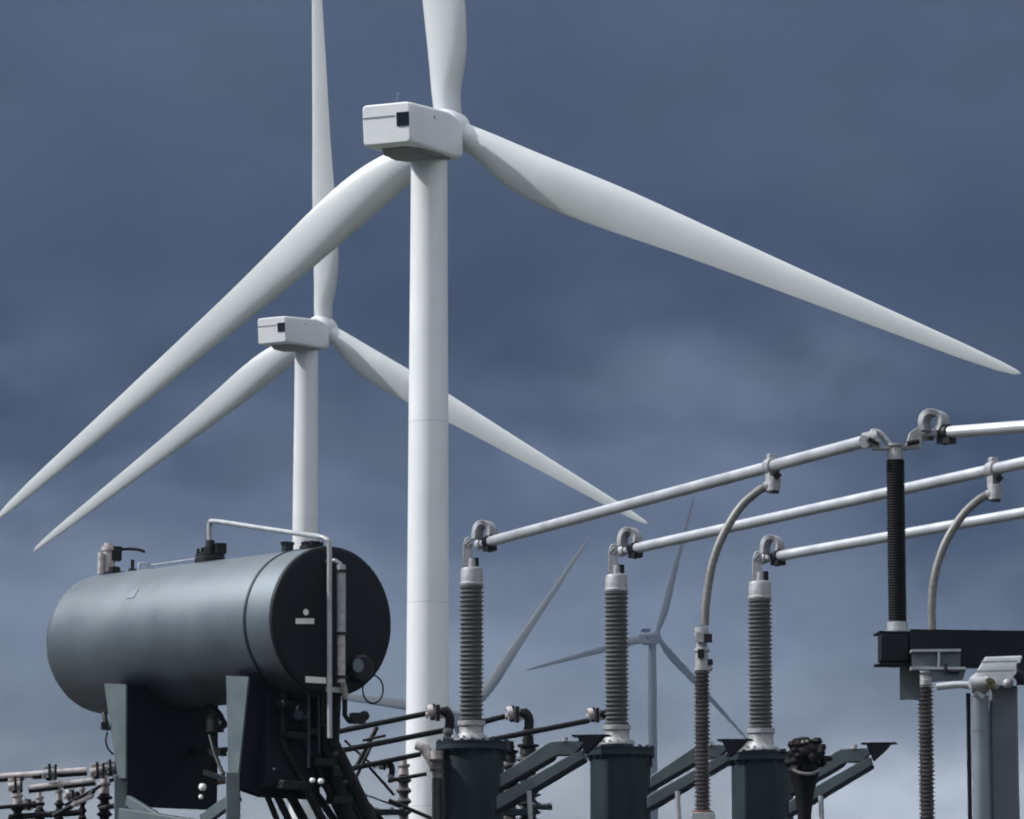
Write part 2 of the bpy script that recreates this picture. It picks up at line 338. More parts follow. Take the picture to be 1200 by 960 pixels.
# nacelle frame: origin at hub, +Y along AX, X right, Z up
def rounded(w, h, r, n=4, cx=0, cz=0):
    pts = []
    for (sx, sz, a0) in ((1, 1, 0), (-1, 1, 90), (-1, -1, 180), (1, -1, 270)):
        for k in range(n + 1):
            a = R(a0 + 90 * k / n); pts.append((cx + sx * (w / 2 - r) + r * math.cos(a), cz + sz * (h / 2 - r) + r * math.sin(a)))
    return pts
def loft(secs):
    g = G(); g.ring_skin([[Vector((x, y, z)) for x, z in prof] for y, prof in secs]); return g
NW, NH, NZ = 3.7, 2.92, -.68
def make_turbine():
    root = bpy.data.objects.new('wind_turbine', None); COL.objects.link(root)
    hub = Vector((0, 0, HUBH)) ; 
    top = HUBH - 2.4
    def put(name, g, m, par=root, smooth=35, bevel=0):
        o = bpy.data.objects.new(name, mesh_of(name, g, M[m], (0, 0, 0), smooth)); COL.objects.link(o); o.parent = par
        if bevel: add_bevel(o, bevel)
        return o
    t = put('tower', G().lathe((0, 0, -1.5), [(0, 1.62), (1.5, 1.60), (20, 1.50), (45, 1.38), (top + 1.3, 1.27)], n=64), 'white')
    def rt(z):
        K = [(0, 1.60), (18.5, 1.50), (43.5, 1.38), (top - .2, 1.27)]
        for (a, ra), (b_, rb_) in zip(K, K[1:]):
            if z <= b_: return ra + (rb_ - ra) * (z - a) / (b_ - a)
        return 1.27
    for z in (17, 31, 43.6): put('flange_seam', G().lathe((0, 0, z), [(0, 1.0), (0, rt(z) + .003), (.04, rt(z) + .003), (.04, 1.0)], n=64), 'joint', t)
    g = G().box((-1.0, -1.22, 1.6), (.9, .12, 2.1), -.7); put('door', g, 'seam', t)
    put('foundation', G().lathe((0, 0, -1.5), [(0, 3.0), (1.65, 3.0), (1.8, 2.8), (1.8, 1.2)], n=32), 'conc')
    # nacelle objects live in the yawed, tilted frame
    fr = Matrix((SX, AX, UP)).transposed().to_4x4(); fr.translation = Vector((0, 0, HUBH)) + Vector((math.sin(psi), math.cos(psi), 0)) * OVER
    secs = [(-10.6, rounded(NW - .3, NH - .3, .25, cz=NZ + .02)), (-10.45, rounded(NW - .06, NH - .06, .30, cz=NZ)), (-10.0, rounded(NW, NH, .32, cz=NZ)), (-4.0, rounded(NW, NH + .25, .28, cz=NZ - .10)),
            (-2.6, rounded(NW - .05, NH + .1, .35, cz=NZ - .22)), (-1.7, rounded(NW - .25, NH - .35, .5, cz=NZ - .35))]
    nc = put('nacelle', loft(secs), 'white'); nc.matrix_local = fr
    g = loft([(-9.4, rounded(1.9, .2, .08, cz=NZ - NH / 2)), (-8.2, rounded(2.9, .70, .25, cz=NZ - NH / 2 - .05)), (-6.2, rounded(3.2, .85, .3, cz=NZ - NH / 2 - .10)), (-3.2, rounded(3.0, .6, .2, cz=NZ - NH / 2 - .05))])
    put('belly_panel', g, 'under', nc)
    put('rear_vent', G().box((NW / 2 - .58, -10.60, NZ + .25), (.92, .14, .95)), 'black', nc)
    put('panel_seam', G().box((-.55, -10.60, NZ + .52), (2.4, .06, .10)), 'seam', nc)
    g = G().box((.75, -9.1, NZ + NH / 2 + .01), (1.5, 1.9, .14)); put('roof_hatch', g, 'darksteel', nc, bevel=.03)
    g = G().cyl((.3, -9.3, NZ + NH / 2 - .1), (.3, -9.3, NZ + NH / 2 + .8), .03).cyl((.3, -9.3, NZ + NH / 2 + .75), (.55, -9.3, NZ + NH / 2 + .75), .03)
    put('wind_vane', g, 'seam', nc)
    put('side_port', G().cyl((NW / 2 - .05, -6.6, NZ + .75), (NW / 2 + .02, -6.6, NZ + .75), .12), 'seam', nc)
    # hub and blades
    sp = G().lathe((0, -1.7, 0), [(0, 1.2), (.25, 1.42), (1.0, 1.50), (2.2, 1.45), (2.9, 1.15), (3.4, .7), (3.7, .25), (3.75, .02)], (0, 1, 0), 40)
    hb = put('hub', sp, 'white'); hb.matrix_local = fr
    for k in range(3):
        b = bpy.data.objects.new('blade', bm_); COL.objects.link(b); b.parent = root
    return root, fr
def set_blades(root, fr, theta, slim=1):
    ks = [c for c in root.children if c.name.startswith('blade')]
    for k, b in enumerate(ks):
        th = R(theta + 120 * k)
        d = math.sin(th) * SX + math.cos(th) * UP            # blade direction, clockwise from up as seen from behind
        lead = math.cos(th) * SX - math.sin(th) * UP          # +X of the blade (trailing side); the rotor turns anticlockwise from here
        m = Matrix((lead, AX, d)).transposed().to_4x4(); m.translation = fr.translation; b.matrix_local = m @ Matrix.Diagonal((slim, slim, 1, 1))
def copy_tree(o, par=None):
    c = o.copy(); COL.objects.link(c)
    if par is not None:
        ml = o.matrix_local.copy(); c.parent = par; c.matrix_local = ml
    for ch in o.children: copy_tree(ch, c)
    return c
proto, FR = make_turbine()
bpy.context.view_layer.update()
def place(root, hubp, scale, theta, label, yaw=0):
    h = Vector(hubp); off = Matrix.Rotation(R(-yaw), 3, 'Z') @ (FR.translation * scale); root.rotation_euler.z = R(-yaw)
    root.location = h - off; root.scale = (scale,) * 3
    root['label'] = label; root['category'] = 'wind turbine'; root['group'] = 'wind turbines behind the substation'
    set_blades(root, FR, theta, .74 if scale > 1.2 else 1)      # the far machines have slimmer blades
TURB = [(P(527.0, 153.8, 197.2), .68, -4.25, 'biggest and nearest white wind turbine, its tower right of the oil tank'),
        (P(379.2, 386.7, 314.2), .694, 1.15, 'smaller bright white wind turbine whose tower drops behind the grey oil tank', 6),
        (P(769, 746, 2000), 1.55, 18.5, 'faint hazy blue wind turbine with its hub seen between the middle and right bushings'),
        (P(548, 838, 1340), 1.55, 39.0, 'faint hazy wind turbine whose tower hides behind the left bushing')]
copies = [proto] + [copy_tree(proto) for _ in range(3)]
for r_, a in zip(copies, TURB): place(r_, *a)
# the far one carries a cooler box on its nacelle roof
nc3 = [c for c in copies[2].children if c.name.startswith('nacelle')][0]
cl = bpy.data.objects.new('roof_cooler', mesh_of('roof_cooler', G().box((0, -8.6, NZ + NH / 2 + 1.1), (2.6, 1.0, 1.0)).box((0, -8.6, NZ + NH / 2 + .3), (.3, .3, .7)), M['darksteel'], (0, 0, 0))); COL.objects.link(cl); cl.parent = nc3

# ------------------------------------------------------------------ haze
hz = bpy.data.materials.new('haze_air'); hz.use_nodes = True; t = hz.node_tree; t.nodes.clear()
pv = N(t, 'ShaderNodeVolumePrincipled'); pv.inputs["Color"].default_value = (.140, .180, .245, 1); pv.inputs['Density'].default_value = .0014; pv.inputs['Anisotropy'].default_value = .8
t.links.new(pv.outputs[0], N(t, 'ShaderNodeOutputMaterial').inputs['Volume'])
g = G().box((0, 450, 141), (3000, 3700, 286)); 
HZ = single('haze', g, hz, 'thin grey-blue rain haze in the distance', 'haze', kind='stuff', loc=(0, 0, 0))

# ------------------------------------------------------------------ oil conservator
ANG = R(50)
A = Vector((math.cos(ANG), -math.sin(ANG), -.012)).normalized()      # tank axis, towards the near end
E1 = Vector((math.sin(ANG), math.cos(ANG), 0))                        # across the end face, right and away
Z = Vector((0, 0, 1))
NC = P(390, 728, 27.3); TR = .492; TL = 2.60
PN0 = Vector((-math.sin(ANG), -math.cos(ANG), 0))
T = Thing('oil_tank', 'horizontal grey cylindrical oil tank with domed left end and dark flat right end', 'tank', Vector((NC.x - .7, NC.y + 1, .3)))
far = NC - A * TL
prof = [(-.24 * math.sin(R(a)), TR * math.cos(R(a))) for a in (90, 80, 70, 60, 50, 40, 30, 20, 10)]
prof = [(-.24 + 0.0, .001)] + prof[1:] + [(0, TR), (TL - .32, TR)]
body = T.part('tank_shell', G().lathe(far, prof, A, 96), 'tank')
g = G().lathe(far + A * (TL - .32), [(0, TR - .02), (0, TR + .006), (.022, TR + .006), (.022, TR - .02)], A, 96); T.part('weld_seam', g, 'tank_dark', body)
T.part('end_band', G().lathe(far + A * (TL - .30), [(.0, TR - .03), (.004, TR), (.262, TR), (.266, TR + .004)], A, 96), 'tank', body)
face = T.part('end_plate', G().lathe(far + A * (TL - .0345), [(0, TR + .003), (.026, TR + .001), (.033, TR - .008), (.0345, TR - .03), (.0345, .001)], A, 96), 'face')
def fp(px, py, off=.02): return on_plane(px, py, NC + A * off, A)
fax = (E1, A, Z)
# the mark: a small disc over a short word too blurred to read
g = G().lathe(fp(358, 717.5, -.002), [(0, .021), (.006, .021)], A, 16)
xs_ = 346.5
for w in (2.6, 2.2, 3.0, 2.2, 2.8, 2.4, 2.0):
    g.box(fp(xs_ + w / 2, 728, .002), (w * 27.3 / FPX / .766 * .86, .006, .036), ax=fax)
    xs_ += w + .7
g.box(fp(357, 729.0, .001), (.14, .005, .010), ax=fax)
T.part('emblem', g, 'plate', face)
g = G().box(fp(370, 797, .004), (.165, .01, .040), ax=fax); T.part('name_plate', g, 'plate', face)
g = G().box(fp(394, 808.5, .03), (.15, .03, .035), ax=fax); T.part('name_plate', g, 'galv', face)
# sight gauge on the end
g = G().tube([fp(382, 658, -.01), fp(393, 657, .07), fp(399, 661, .09), fp(400, 672, .09)], .014)
g.cyl(fp(400, 662, .09), fp(400, 741, .09), .029); T.part('sight_gauge', g, 'galv', face)
g = G().cyl(fp(400, 741, .09), fp(400, 800, .09), .026); g.tube([fp(400, 795, .09), fp(404, 808, .06), fp(405, 818, .03)], .018); T.part('drain_pipe', g, 'pinkgrey', face)
g = G(); 
for yy in (668, 741, 792): g.cyl(fp(400, yy, .09), fp(400, yy + 3, .09), .040)
T.part('gauge_collar', g, 'darkpipe', face)
g = G().lathe(fp(417, 784, -.02), [(0, .09), (.07, .09), (.085, .075), (.085, .01)], A, 28); dl = T.part('dial_housing', g, 'darkpipe', face)
T.part('dial_glass', G().lathe(fp(419, 780, .065), [(0, .045), (.008, .045)], A, 24), 'tank', dl)
# top fittings
for px_, el_, sz in ((156, 33, .085),):
    best = min(range(400), key=lambda i: abs(600 + FPX * ((NC - A * (TL * i / 399) + PN0 * .41 + Z * .27 - EYE).x) / ((NC - A * (TL * i / 399) + PN0 * .41 + Z * .27 - EYE).dot(CF)) - px_))
    nrm = PN0 * math.cos(R(el_)) + Z * math.sin(R(el_)); T.part('stencil_panel', G().box(NC - A * (TL * best / 399) + nrm * (TR + .0005), (sz, sz * .85, .006), ax=(A, nrm.cross(A), nrm)), 'blue_light', body)
def top_at(px, extra=0):
    "point on the crown line of the tank above photo column px"
    best = None
    for i in range(400):
        q = NC - A * (TL * i / 399) + Z * (TR + extra)
        v = q - EYE; x = 600 + FPX * v.x / v.dot(CF)
        if best is None or abs(x - px) < best[0]: best = (abs(x - px), q)
    return best[1]
q = top_at(246)
g = G().lathe(q - Z * .03, [(0, .105), (.055, .105), (.06, .10), (.085, .10)], n=28).bolts(q + Z * .065, .085, .011, .05, 10)
mh = T.part('manhole_flange', g, 'darkpipe')
g = G().lathe(q + Z * .05, [(0, .055), (.05, .055), (.05, .035), (.10, .03)], n=20).box(q + Vector((.07, -.03, .09)), (.07, .07, .07), .4); T.part('pipe_socket', g, 'darkpipe', mh)
Yq = q.y
pn = fp(385, 640, .12)
pts = [q + Z * .12, P(245, 622, Yq), P(246, 614, Yq), P(252, 611, Yq - .05), P(300, 618, Yq - .42), P(350, 625.5, Yq - .8), P(372, 628.5, pn.y + .08), P(382, 632, pn.y), P(386, 642, pn.y - .01), P(386, 700, pn.y), P(386.5, 865, pn.y)]
T.part('vent_pipe', G().tube(spline(pts, 5), .0165, 14), 'galv')
q = top_at(119)
g = G().cyl(q - Z * .03, q + Z * .17, .045).cyl(q + Z * .17, q + Z * .20, .055).cyl(q + Vector((-.05, -.05, .0)), q + Vector((-.05, -.05, .15)), .022).cyl(q + Z * .20, q + Z * .225, .035); vv = T.part('breather_valve', g, 'pinkgrey')
g = G().box(q + Vector((.05, 0, .15)), (.07, .07, .10), .3).tube(spline([q + Vector((.04, 0, .175)), q + Vector((.13, 0, .185)), q + Vector((.20, 0, .18)), q + Vector((.255, 0, .165))]), .011); T.part('valve_lever', g, 'darkpipe', vv)
q2 = top_at(134); g = G().lathe(q2 - Z * .03, [(0, .07), (.045, .07), (.05, .04), (.08, .04)], n=20); T.part('blank_flange', g, 'darkpipe')
q3 = top_at(155); g = G().cyl(q3 - Z * .03, q3 + Z * .085, .013).cyl(q3 - Z * .02, q3 + Z * .02, .03); T.part('level_post', g, 'darkpipe')
q4 = top_at(168); g = G().tube([q4 + Vector((-.03, 0, -.02)), q4 + Vector((-.03, 0, .05)), q4 + Vector((.03, 0, .05)), q4 + Vector((.03, 0, -.02))], .009); T.part('lifting_eye', g, 'galv')
qa, qb = top_at(178), top_at(230); g = G().tube([qa - Z * .02, qa + Z * .03, qb + Z * .035, qb - Z * .02], .006, 8); T.part('conduit', g, 'galv')
q5 = top_at(337); g = G().box(q5 + Z * .03, (.06, .06, .08), .5).box(q5 + Vector((.0, 0, .06)), (.09, .03, .02), .5); T.part('terminal_box', g, 'tank_dark')
q6 = top_at(366); g = G().lathe(q6 - Z * .03, [(0, .085), (.05, .085), (.055, .05), (.08, .05)], n=20).bolts(q6 + Z * .03, .065, .010, .04, 8); T.part('blank_flange', g, 'darkpipe')
# saddles: a webbed bracket under each end of the shell
PN = Vector((-math.sin(ANG), -math.cos(ANG), 0))                      # across the axis, towards the viewer's left
def saddle(pxa, pxb, pxc, pxd, ytop, ybot, Yf, depth, low):
    n = PN; o = P((pxa + pxb) / 2, ytop, Yf)
    a, b, c, d = [on_plane(x, y, o, n) for x, y in ((pxa, ytop), (pxb, ytop + 1), (pxc, ybot), (pxd, ybot))]
    g = G().prism([a, b, c, d], n * -.015); s = T.part('saddle', g, 'steel_green')
    # the web stands square to the flange
    zc = min(a.z, b.z); mx = (b + c) / 2
    w = G()
    ctr = (b + c) / 2
    for e in (0,):
        p0 = Vector((b.x, b.y, b.z)) - n * .016; p1 = Vector((c.x, c.y, c.z)) - n * .016
        w.prism([p0, p0 - n * depth, p1 - n * depth * .985 - Z * low, p1 - n * depth * .35 - Z * low, p1 - Z * low * .6], -A * .014)
        p0 = Vector((a.x, a.y, a.z)) - n * .016; p1 = Vector((d.x, d.y, d.z)) - n * .016
        w.prism([p0, p0 - n * depth, p1 - n * depth * .985 - Z * low, p1 - n * depth * .35 - Z * low, p1 - Z * low * .6], A * .014)
    T.part('saddle_web', w, 'darksteel', s)  # near-black colour paints the shade on webs turned from the sun
    back = G().prism([a - n * depth, b - n * depth, c - n * depth, d - n * depth], n * .015); T.part('saddle_web', back, 'darksteel', s)
    return a, b, c, d
saddle(122, 147.5, 147, 138, 801, 912, 28.35, .76, .19)
saddle(265, 291, 279, 267.5, 792, 908, 27.35, .66, .14)
# oil pipework below the near end
g = G()
for px_, yb in ((332, 880), (357, 876), (374, 872)):
    g.tube(spline([fp(px_, 800, -.30), fp(px_, 840, -.30), fp(px_ + 1, yb - 6, -.30), fp(px_ + 10, yb + 14, -.30), fp(px_ + 46, 962, -.30), fp(px_ + 80, 1040, -.3)], 6), .030)
T.part('oil_pipe', g, 'darkpipe')
g = G().tube([fp(392, 815, -.2), fp(390, 870, -.2), fp(400, 890, -.2), fp(436, 965, -.2), fp(460, 1020, -.2)], .045); g.tube([fp(380, 850, -.25), fp(384, 880, -.25), fp(412, 965, -.25)], .05); T.part('oil_pipe', g, 'darkpipe')
g = G().box(fp(328, 868, -.42), (.40, .24, .62), ax=fax); g.lathe(fp(350, 836, -.2), [(-.06, .06), (.06, .06)], A, 18); T.part('relay_housing', g, 'darksteel')
g = G().tube([fp(362, 810, -.1), fp(362, 900, -.1)], .010).tube([fp(373, 812, -.1), fp(374, 884, -.1)], .009).cyl(fp(350, 838, -.12), fp(350, 838, -.06), .03); T.part('small_pipe', g, 'tank_dark')
g = G()
for (x, y, r) in ((366, 914.5, 3.2), (376, 915.5, 3.6)): g.ball(fp(x, y, -.05), r * 27.3 / FPX)
T.part('brass_cap', g, 'plate')
g = G().tube([fp(404, 812, 0), fp(404, 838, 0), fp(409, 845, 0), fp(416, 846, 0)], .017); g.box(fp(419, 842, 0), (.09, .08, .07), .3).ball(fp(427, 839, 0), .035); T.part('drain_valve', g, 'darkpipe')
ring = [fp(437 + 12 * math.sin(2 * math.pi * i / 24), 808 + 16.5 * math.cos(2 * math.pi * i / 24), -.28 + .02 * math.sin(i)) for i in range(25)]
T.part('cable_loop', G().tube(ring, .006, 8), 'darkpipe')
g = G()
for i, (x, o_) in enumerate(((300, -.5), (309, -.44), (322, -.52), (341, -.36), (348, -.5), (366, -.42), (381, -.4))):
    g = G().tube(spline([fp(x, 806, o_), fp(x, 850, o_), fp(x + 1, 905 - 3 * (i % 3), o_), fp(x + 14 + 3 * i, 935, o_), fp(x + 34 + 6 * i, 985, o_), fp(x + 50 + 6 * i, 1030, o_)], 5), .020 + .006 * (i % 3))
    T.part('oil_pipe', g, 'darkpipe')
for x, y, w, h in ((336, 826, 18, 9), (346, 862, 22, 8), (362, 858, 12, 7), (378, 893, 26, 9), (396, 905, 20, 12), (340, 920, 26, 10), (398, 938, 22, 9)):
    T.part('pipe_flange', G().box(fp(x, y, -.24), (w * .0072, .10, h * .0056), ax=fax), 'darkpipe', bevel=.006)
for x, y, r in ((352, 838, 4), (358, 842, 3), (393, 884, 4), (404, 917, 3.5), (395, 900, 2.5), (322, 902, 2.5)):
    T.part('pipe_union', G().ball(fp(x, y, -.1), r * .0056), 'tank_dark')
# support frame under the saddles, resting on the transformer
g = G()
g.bar(P(145, 956, 28.2), P(245, 972, 27.5), .10, .10).bar(P(150, 938, 28.2), P(200, 968, 27.8), .04, .07).bar(P(238, 962, 27.6), P(279, 932, 27.4), .05, .08)
for x, y0, Yy in ((142, 908, 28.35), (273, 905, 27.37)): g.bar(P(x, y0, Yy), P(x + 1, 1120, Yy), .09, .09, up=(0, 1, 0)) 
T.part('support_frame', g, 'steel_green', bevel=.006)
g = G().bar(P(206, 880, 28.8), P(262, 882, 28.2), .05, .05).ball(P(237, 922, 27.7), .03).ball(P(236, 934, 27.7), .022).bar(P(240, 905, 28), P(275, 917, 27.6), .03, .03).tube([P(246, 862, 28.2), P(252, 885, 28.1), P(262, 908, 28)], .014).tube([P(244, 826, 28.3), P(256, 838, 28.2), P(262, 850, 28.1)], .03).cyl(P(252, 838, 28.2), P(252, 858, 28.2), .06)
T.part('valve_gear', g, 'darkpipe')
T.part('white_cap', G().ball(P(237.5, 922.5, 27.55), .026), 'plate'); T.part('white_cap', G().ball(P(235.5, 934, 27.55), .016), 'plate')
g = G().tube([P(122, 836, 28.5), P(124, 846, 28.45), P(127, 856, 28.45)], .018).box(P(123, 851, 28.4), (.05, .05, .05)).tube(spline([P(126, 858, 28.4), P(124, 868, 28.4), P(127, 878, 28.4), P(133, 884, 28.4)]), .006, 8); T.part('side_cock', g, 'darkpipe')

# ------------------------------------------------------------------ transformer body (just below the frame)
T2 = Thing('power_transformer', 'big dark transformer body on its plinth below the turrets', 'transformer', (-.4, 31, .3))
ca = Vector((.9765, .2155, 0)); cb = Vector((-.2155, .9765, 0))
cen = Vector((-.3, 30.9, 1.55))
T2.part('main_tank', G().box(cen, (6.6, 2.6, 2.4), ax=(ca, cb, Z)), 'tank_dark', bevel=.03)
T2.part('tank_lid', G().box(cen + Z * 1.24, (6.8, 2.8, .08), ax=(ca, cb, Z)), 'tank_dark', bevel=.01)
g = G()
for i in range(9): g.box(cen + ca * (-2.8 + .7 * i) - cb * 1.36, (.07, .12, 2.3), ax=(ca, cb, Z))
T2.part('stiffening_rib', g, 'tank_dark')
for s_ in (-1, 1):
    g = G()
    for i in range(12): g.box(cen + ca * (s_ * 2.1 + (i - 6) * .14) + cb * 1.95 - Z * .1, (.03, .9, 1.9), ax=(ca, cb, Z))
    T2.part('radiator', g, 'tank_dark')

# ------------------------------------------------------------------ bushings and turrets
def insul_prof(h, rc, rs, n, base=0.0, thin=.30):
    out = [(base, rc)]; p = h / n
    for i in range(n):
        z = base + p * i
        out += [(z + p * .18, rc), (z + p * .38, rs), (z + p * (.38 + thin * .5), rs), (z + p * .86, rc)]
    out.append((base + h, rc)); return out
def depth_scale(Y): return Y / FPX
BUSH = [(552.5, 29.0, 665, 686, 845, 868, 'left', 'leftmost grey ribbed bushing, standing in front of the white tower edge'),
        (723, 29.36, 673, 693, 850, 873, 'middle', 'middle ribbed bushing, between the curved jumper and the leftmost bushing'),
        (892, 29.70, 681, 702, 854, 880, 'right', 'rightmost ribbed bushing, right of the tall thin surge arrester')]
for i, (x, Y, yc, yi0, yi1, yb, w, lab) in enumerate(BUSH):
    k = depth_scale(Y); b = P(x, yb, Y)
    ztop = P(x, yc, Y).z; zi0 = P(x, yi0, Y).z; zi1 = P(x, yi1, Y).z
    B = Thing('high_voltage_bushing', lab, 'bushing', b, 'high-voltage bushings on the turrets')
    g = G().lathe(b, [(0, 21 * k), (.012, 21 * k), (.014, 18 * k), (.045, 15 * k), (.05, 14.5 * k), (zi1 - b.z - .035, 14.5 * k), (zi1 - b.z - .033, 16.5 * k), (zi1 - b.z, 16.5 * k)], n=40).bolts(b + Z * .016, 18.6 * k, .010, .03, 12)
    B.part('base_flange', g, 'cast')
    B.part('ribbed_insulator', G().lathe((b.x, b.y, zi1), insul_prof(zi0 - zi1, 11.9 * k, 14.5 * k, 30, thin=.16), n=40), 'porc_grey', smooth=25)
    B.part('top_cap', G().lathe((b.x, b.y, zi0), [(-.004, 13.8 * k), (.012, 14.2 * k), (.02, 13.2 * k), (ztop - zi0 - .025, 13.0 * k), (ztop - zi0 - .008, 12.0 * k), (ztop - zi0, 9 * k), (ztop - zi0 + .001, .001)], n=40), 'cast')
    # terminal: upright bar on a stub, with a clamp at the top
    g = G().cyl((b.x + .005, b.y, ztop - .01), (b.x + .005, b.y, ztop + .06), .026)
    g.prism([P(x - 10, yc - 2, Y), P(x + 1, yc - 2, Y), P(x + 1, yc - 30, Y), P(x - 2, yc - 36, Y), P(x - 7, yc - 35, Y), P(x - 10, yc - 27, Y)], (0, .05, 0))
    g.bolts(P(x - 4, yc - 27, Y) + Vector((0, -.012, 0)), .016, .008, .03, 4, (0, 1, 0))
    B.part('terminal_clamp', g, 'cast', bevel=.004)
    B.part('terminal_bolt', G().cyl(P(x + 6, yc - 1, Y), P(x + 6, yc - 9, Y), .016).cyl(P(x + 5, yc - 9, Y), P(x + 5, yc - 11, Y), .022), 'darkpipe')
TUR = [(554, 29.0, 870, 43.5, 36.5, 'leftmost dark drum turret beneath the left bushing'), (727, 29.36, 877, 40.5, 35.5, 'middle dark drum turret beneath the middle bushing'),
       (893, 29.70, 883, 42, 36, 'rightmost dark drum turret beside the black lobed fitting')]
for x, Y, yt, rf, rb, lab in TUR:
    k = depth_scale(Y); c = P(x, yt, Y); Tt = Thing('bushing_turret', lab, 'turret', (c.x, c.y, 2.83), 'dark drum turrets on the transformer')
    b0 = Vector((c.x, c.y, 2.8)); h = c.z - 2.8
    Tt.part('drum', G().lathe(b0, [(0, rb * k), (h - .05, rb * k)], n=56), 'tank_dark')
    g = G().lathe(b0 + Z * (h - .055), [(0, rb * k), (0, rf * k), (.026, rf * k), (.028, (rf - 1) * k), (.030, (rf - 1) * k), (.055, rf * k), (.055, .001)], n=56)
    g.bolts(b0 + Z * (h - .028), (rf - 3) * k, .013, .085, 20); Tt.part('bolted_rim', g, 'tank_dark')
    g = G().box(P(x - rf * .82, yt + 10, Y - .05) , (.05, .05, .06)).box(P(x + rf * .86, yt + 12, Y - .05), (.03, .03, .12)); Tt.part('lifting_lug', g, 'tank_dark')
    if x < 700:   # pale valve body on its left flank
        g = G().tube([P(487, 873, Y - .1), P(497, 876, Y - .1), P(508, 895, Y - .1), P(513, 915, Y - .1)], [.03, .04, .035, .02]); g.tube([P(512, 880, Y - .12), P(512, 912, Y - .12)], [.05, .03]); Tt.part('side_valve', g, 'pinkgrey')
        g = G().cyl(P(512, 890, Y - .17), P(512, 893, Y - .17), .055).cyl(P(512, 901, Y - .17), P(512, 904, Y - .17), .05).cyl(P(512, 912, Y - .12), P(512, 975, Y - .12), .035); Tt.part('valve_stem', g, 'porc')
    else:
        g = G().prism([P(x - 45, yt + 4, Y), P(x - 18, yt - 14, Y), P(x - 14, yt - 1, Y), P(x - 14, yt + 4, Y)], (0, .06, 0)).tube([P(x - 45, yt + 7, Y), P(x - 38, yt + 11, Y), P(x - 24, yt + 11, Y)], .012); Tt.part('gusset', g, 'pinkgrey')

# ------------------------------------------------------------------ tubular busbars
def busbar(p0, p1, r0, label, clamp=True):
    Tb = Thing('tubular_busbar', label, 'busbar', (p0 + p1) / 2, 'silver tubular busbars')
    d = (p1 - p0).normalized()
    Tb.part('tube', G().cyl(p0, p1, r0, n=28), 'alu')
    g = G().cyl(p0 - d * .16, p0 + d * .02, r0 * .72, n=20).cyl(p0 - d * .16, p0 - d * .10, r0 * 1.05, n=20); Tb.part('end_plug', g, 'alu')
    g = G().cyl(p0 + d * .0, p0 + d * .05, r0 * 1.35, n=20).box(p0 + d * .03 - Z * (r0 * 1.3), (.09, .07, .035), ax=(d, Z.cross(d), Z)).cyl(p0 + d * .025 - Z * r0, p0 + d * .025 - Z * (r0 + .035), .014)
    Tb.part('end_clamp', g, 'darkpipe')
    return Tb, d
R0 = .037
bars = []
for (x0, y0, Y0, x1, y1, Y1, lab) in ((572, 635.5, 29.0, 1013, 517.5, 24.0, 'upper silver busbar tube rising from the left bushing to the black post insulator'),
                                 (742, 643.5, 29.36, 1290, 522.5, 24.7, 'middle silver busbar tube leading from the middle bushing off to the right'),
                                 (909, 652.5, 29.70, 1300, 583.5, 26.6, 'lowest silver busbar tube leading from the right bushing off to the right')):
    p0 = P(x0, y0, Y0); p1 = P(x1, y1, Y1); Tb, d = busbar(p0, p1, R0, lab); bars.append((Tb, p0, p1, d, x0, y0, Y0))
    # strap of flexible laminated link looping over the joint
    lp = [P(x0 - 13, y0 - 3, Y0), P(x0 - 12, y0 - 14, Y0), P(x0 - 8, y0 - 21, Y0), P(x0 - 1, y0 - 22, Y0), P(x0 + 4, y0 - 16, Y0), P(x0 + 3.5, y0 - 8, Y0), P(x0 + 1, y0 - 2, Y0)]
    g = G(); sp_ = spline(lp, 6)
    rings = []
    for i, p in enumerate(sp_):
        t_ = (sp_[min(i + 1, len(sp_) - 1)] - sp_[max(i - 1, 0)]).normalized(); dep = Vector((.5, .86, 0)).normalized(); nn = t_.cross(dep).normalized(); hw = .055; th = .017
        rings.append([p + dep * hw + nn * th, p + dep * hw - nn * th, p - dep * hw - nn * th, p - dep * hw + nn * th])
    g.ring_skin(rings); Tb.part('flexible_link', g, 'cast', bevel=.003)
# short bar beyond the post insulator
p0 = P(1104, 507.5, 24.0); p1 = P(1300, 492.5, 23.2); Tb4, d4 = busbar(p0, p1, .037, 'short upper busbar tube right of the black post insulator')
lp = [P(1085, 506, 24), P(1083, 495, 24), P(1087, 486, 24), P(1096, 483.5, 24), P(1104, 488, 24), P(1105, 497, 24), P(1101, 505, 24)]
sp_ = spline(lp, 6); rings = []
for i, p in enumerate(sp_):
    t_ = (sp_[min(i + 1, len(sp_) - 1)] - sp_[max(i - 1, 0)]).normalized(); dep = Vector((.5, .86, 0)).normalized(); nn = t_.cross(dep).normalized(); hw = .055; th = .017
    rings.append([p + dep * hw + nn * th, p + dep * hw - nn * th, p - dep * hw - nn * th, p - dep * hw + nn * th])
Tb4.part('flexible_link', G().ring_skin(rings), 'cast', bevel=.003)

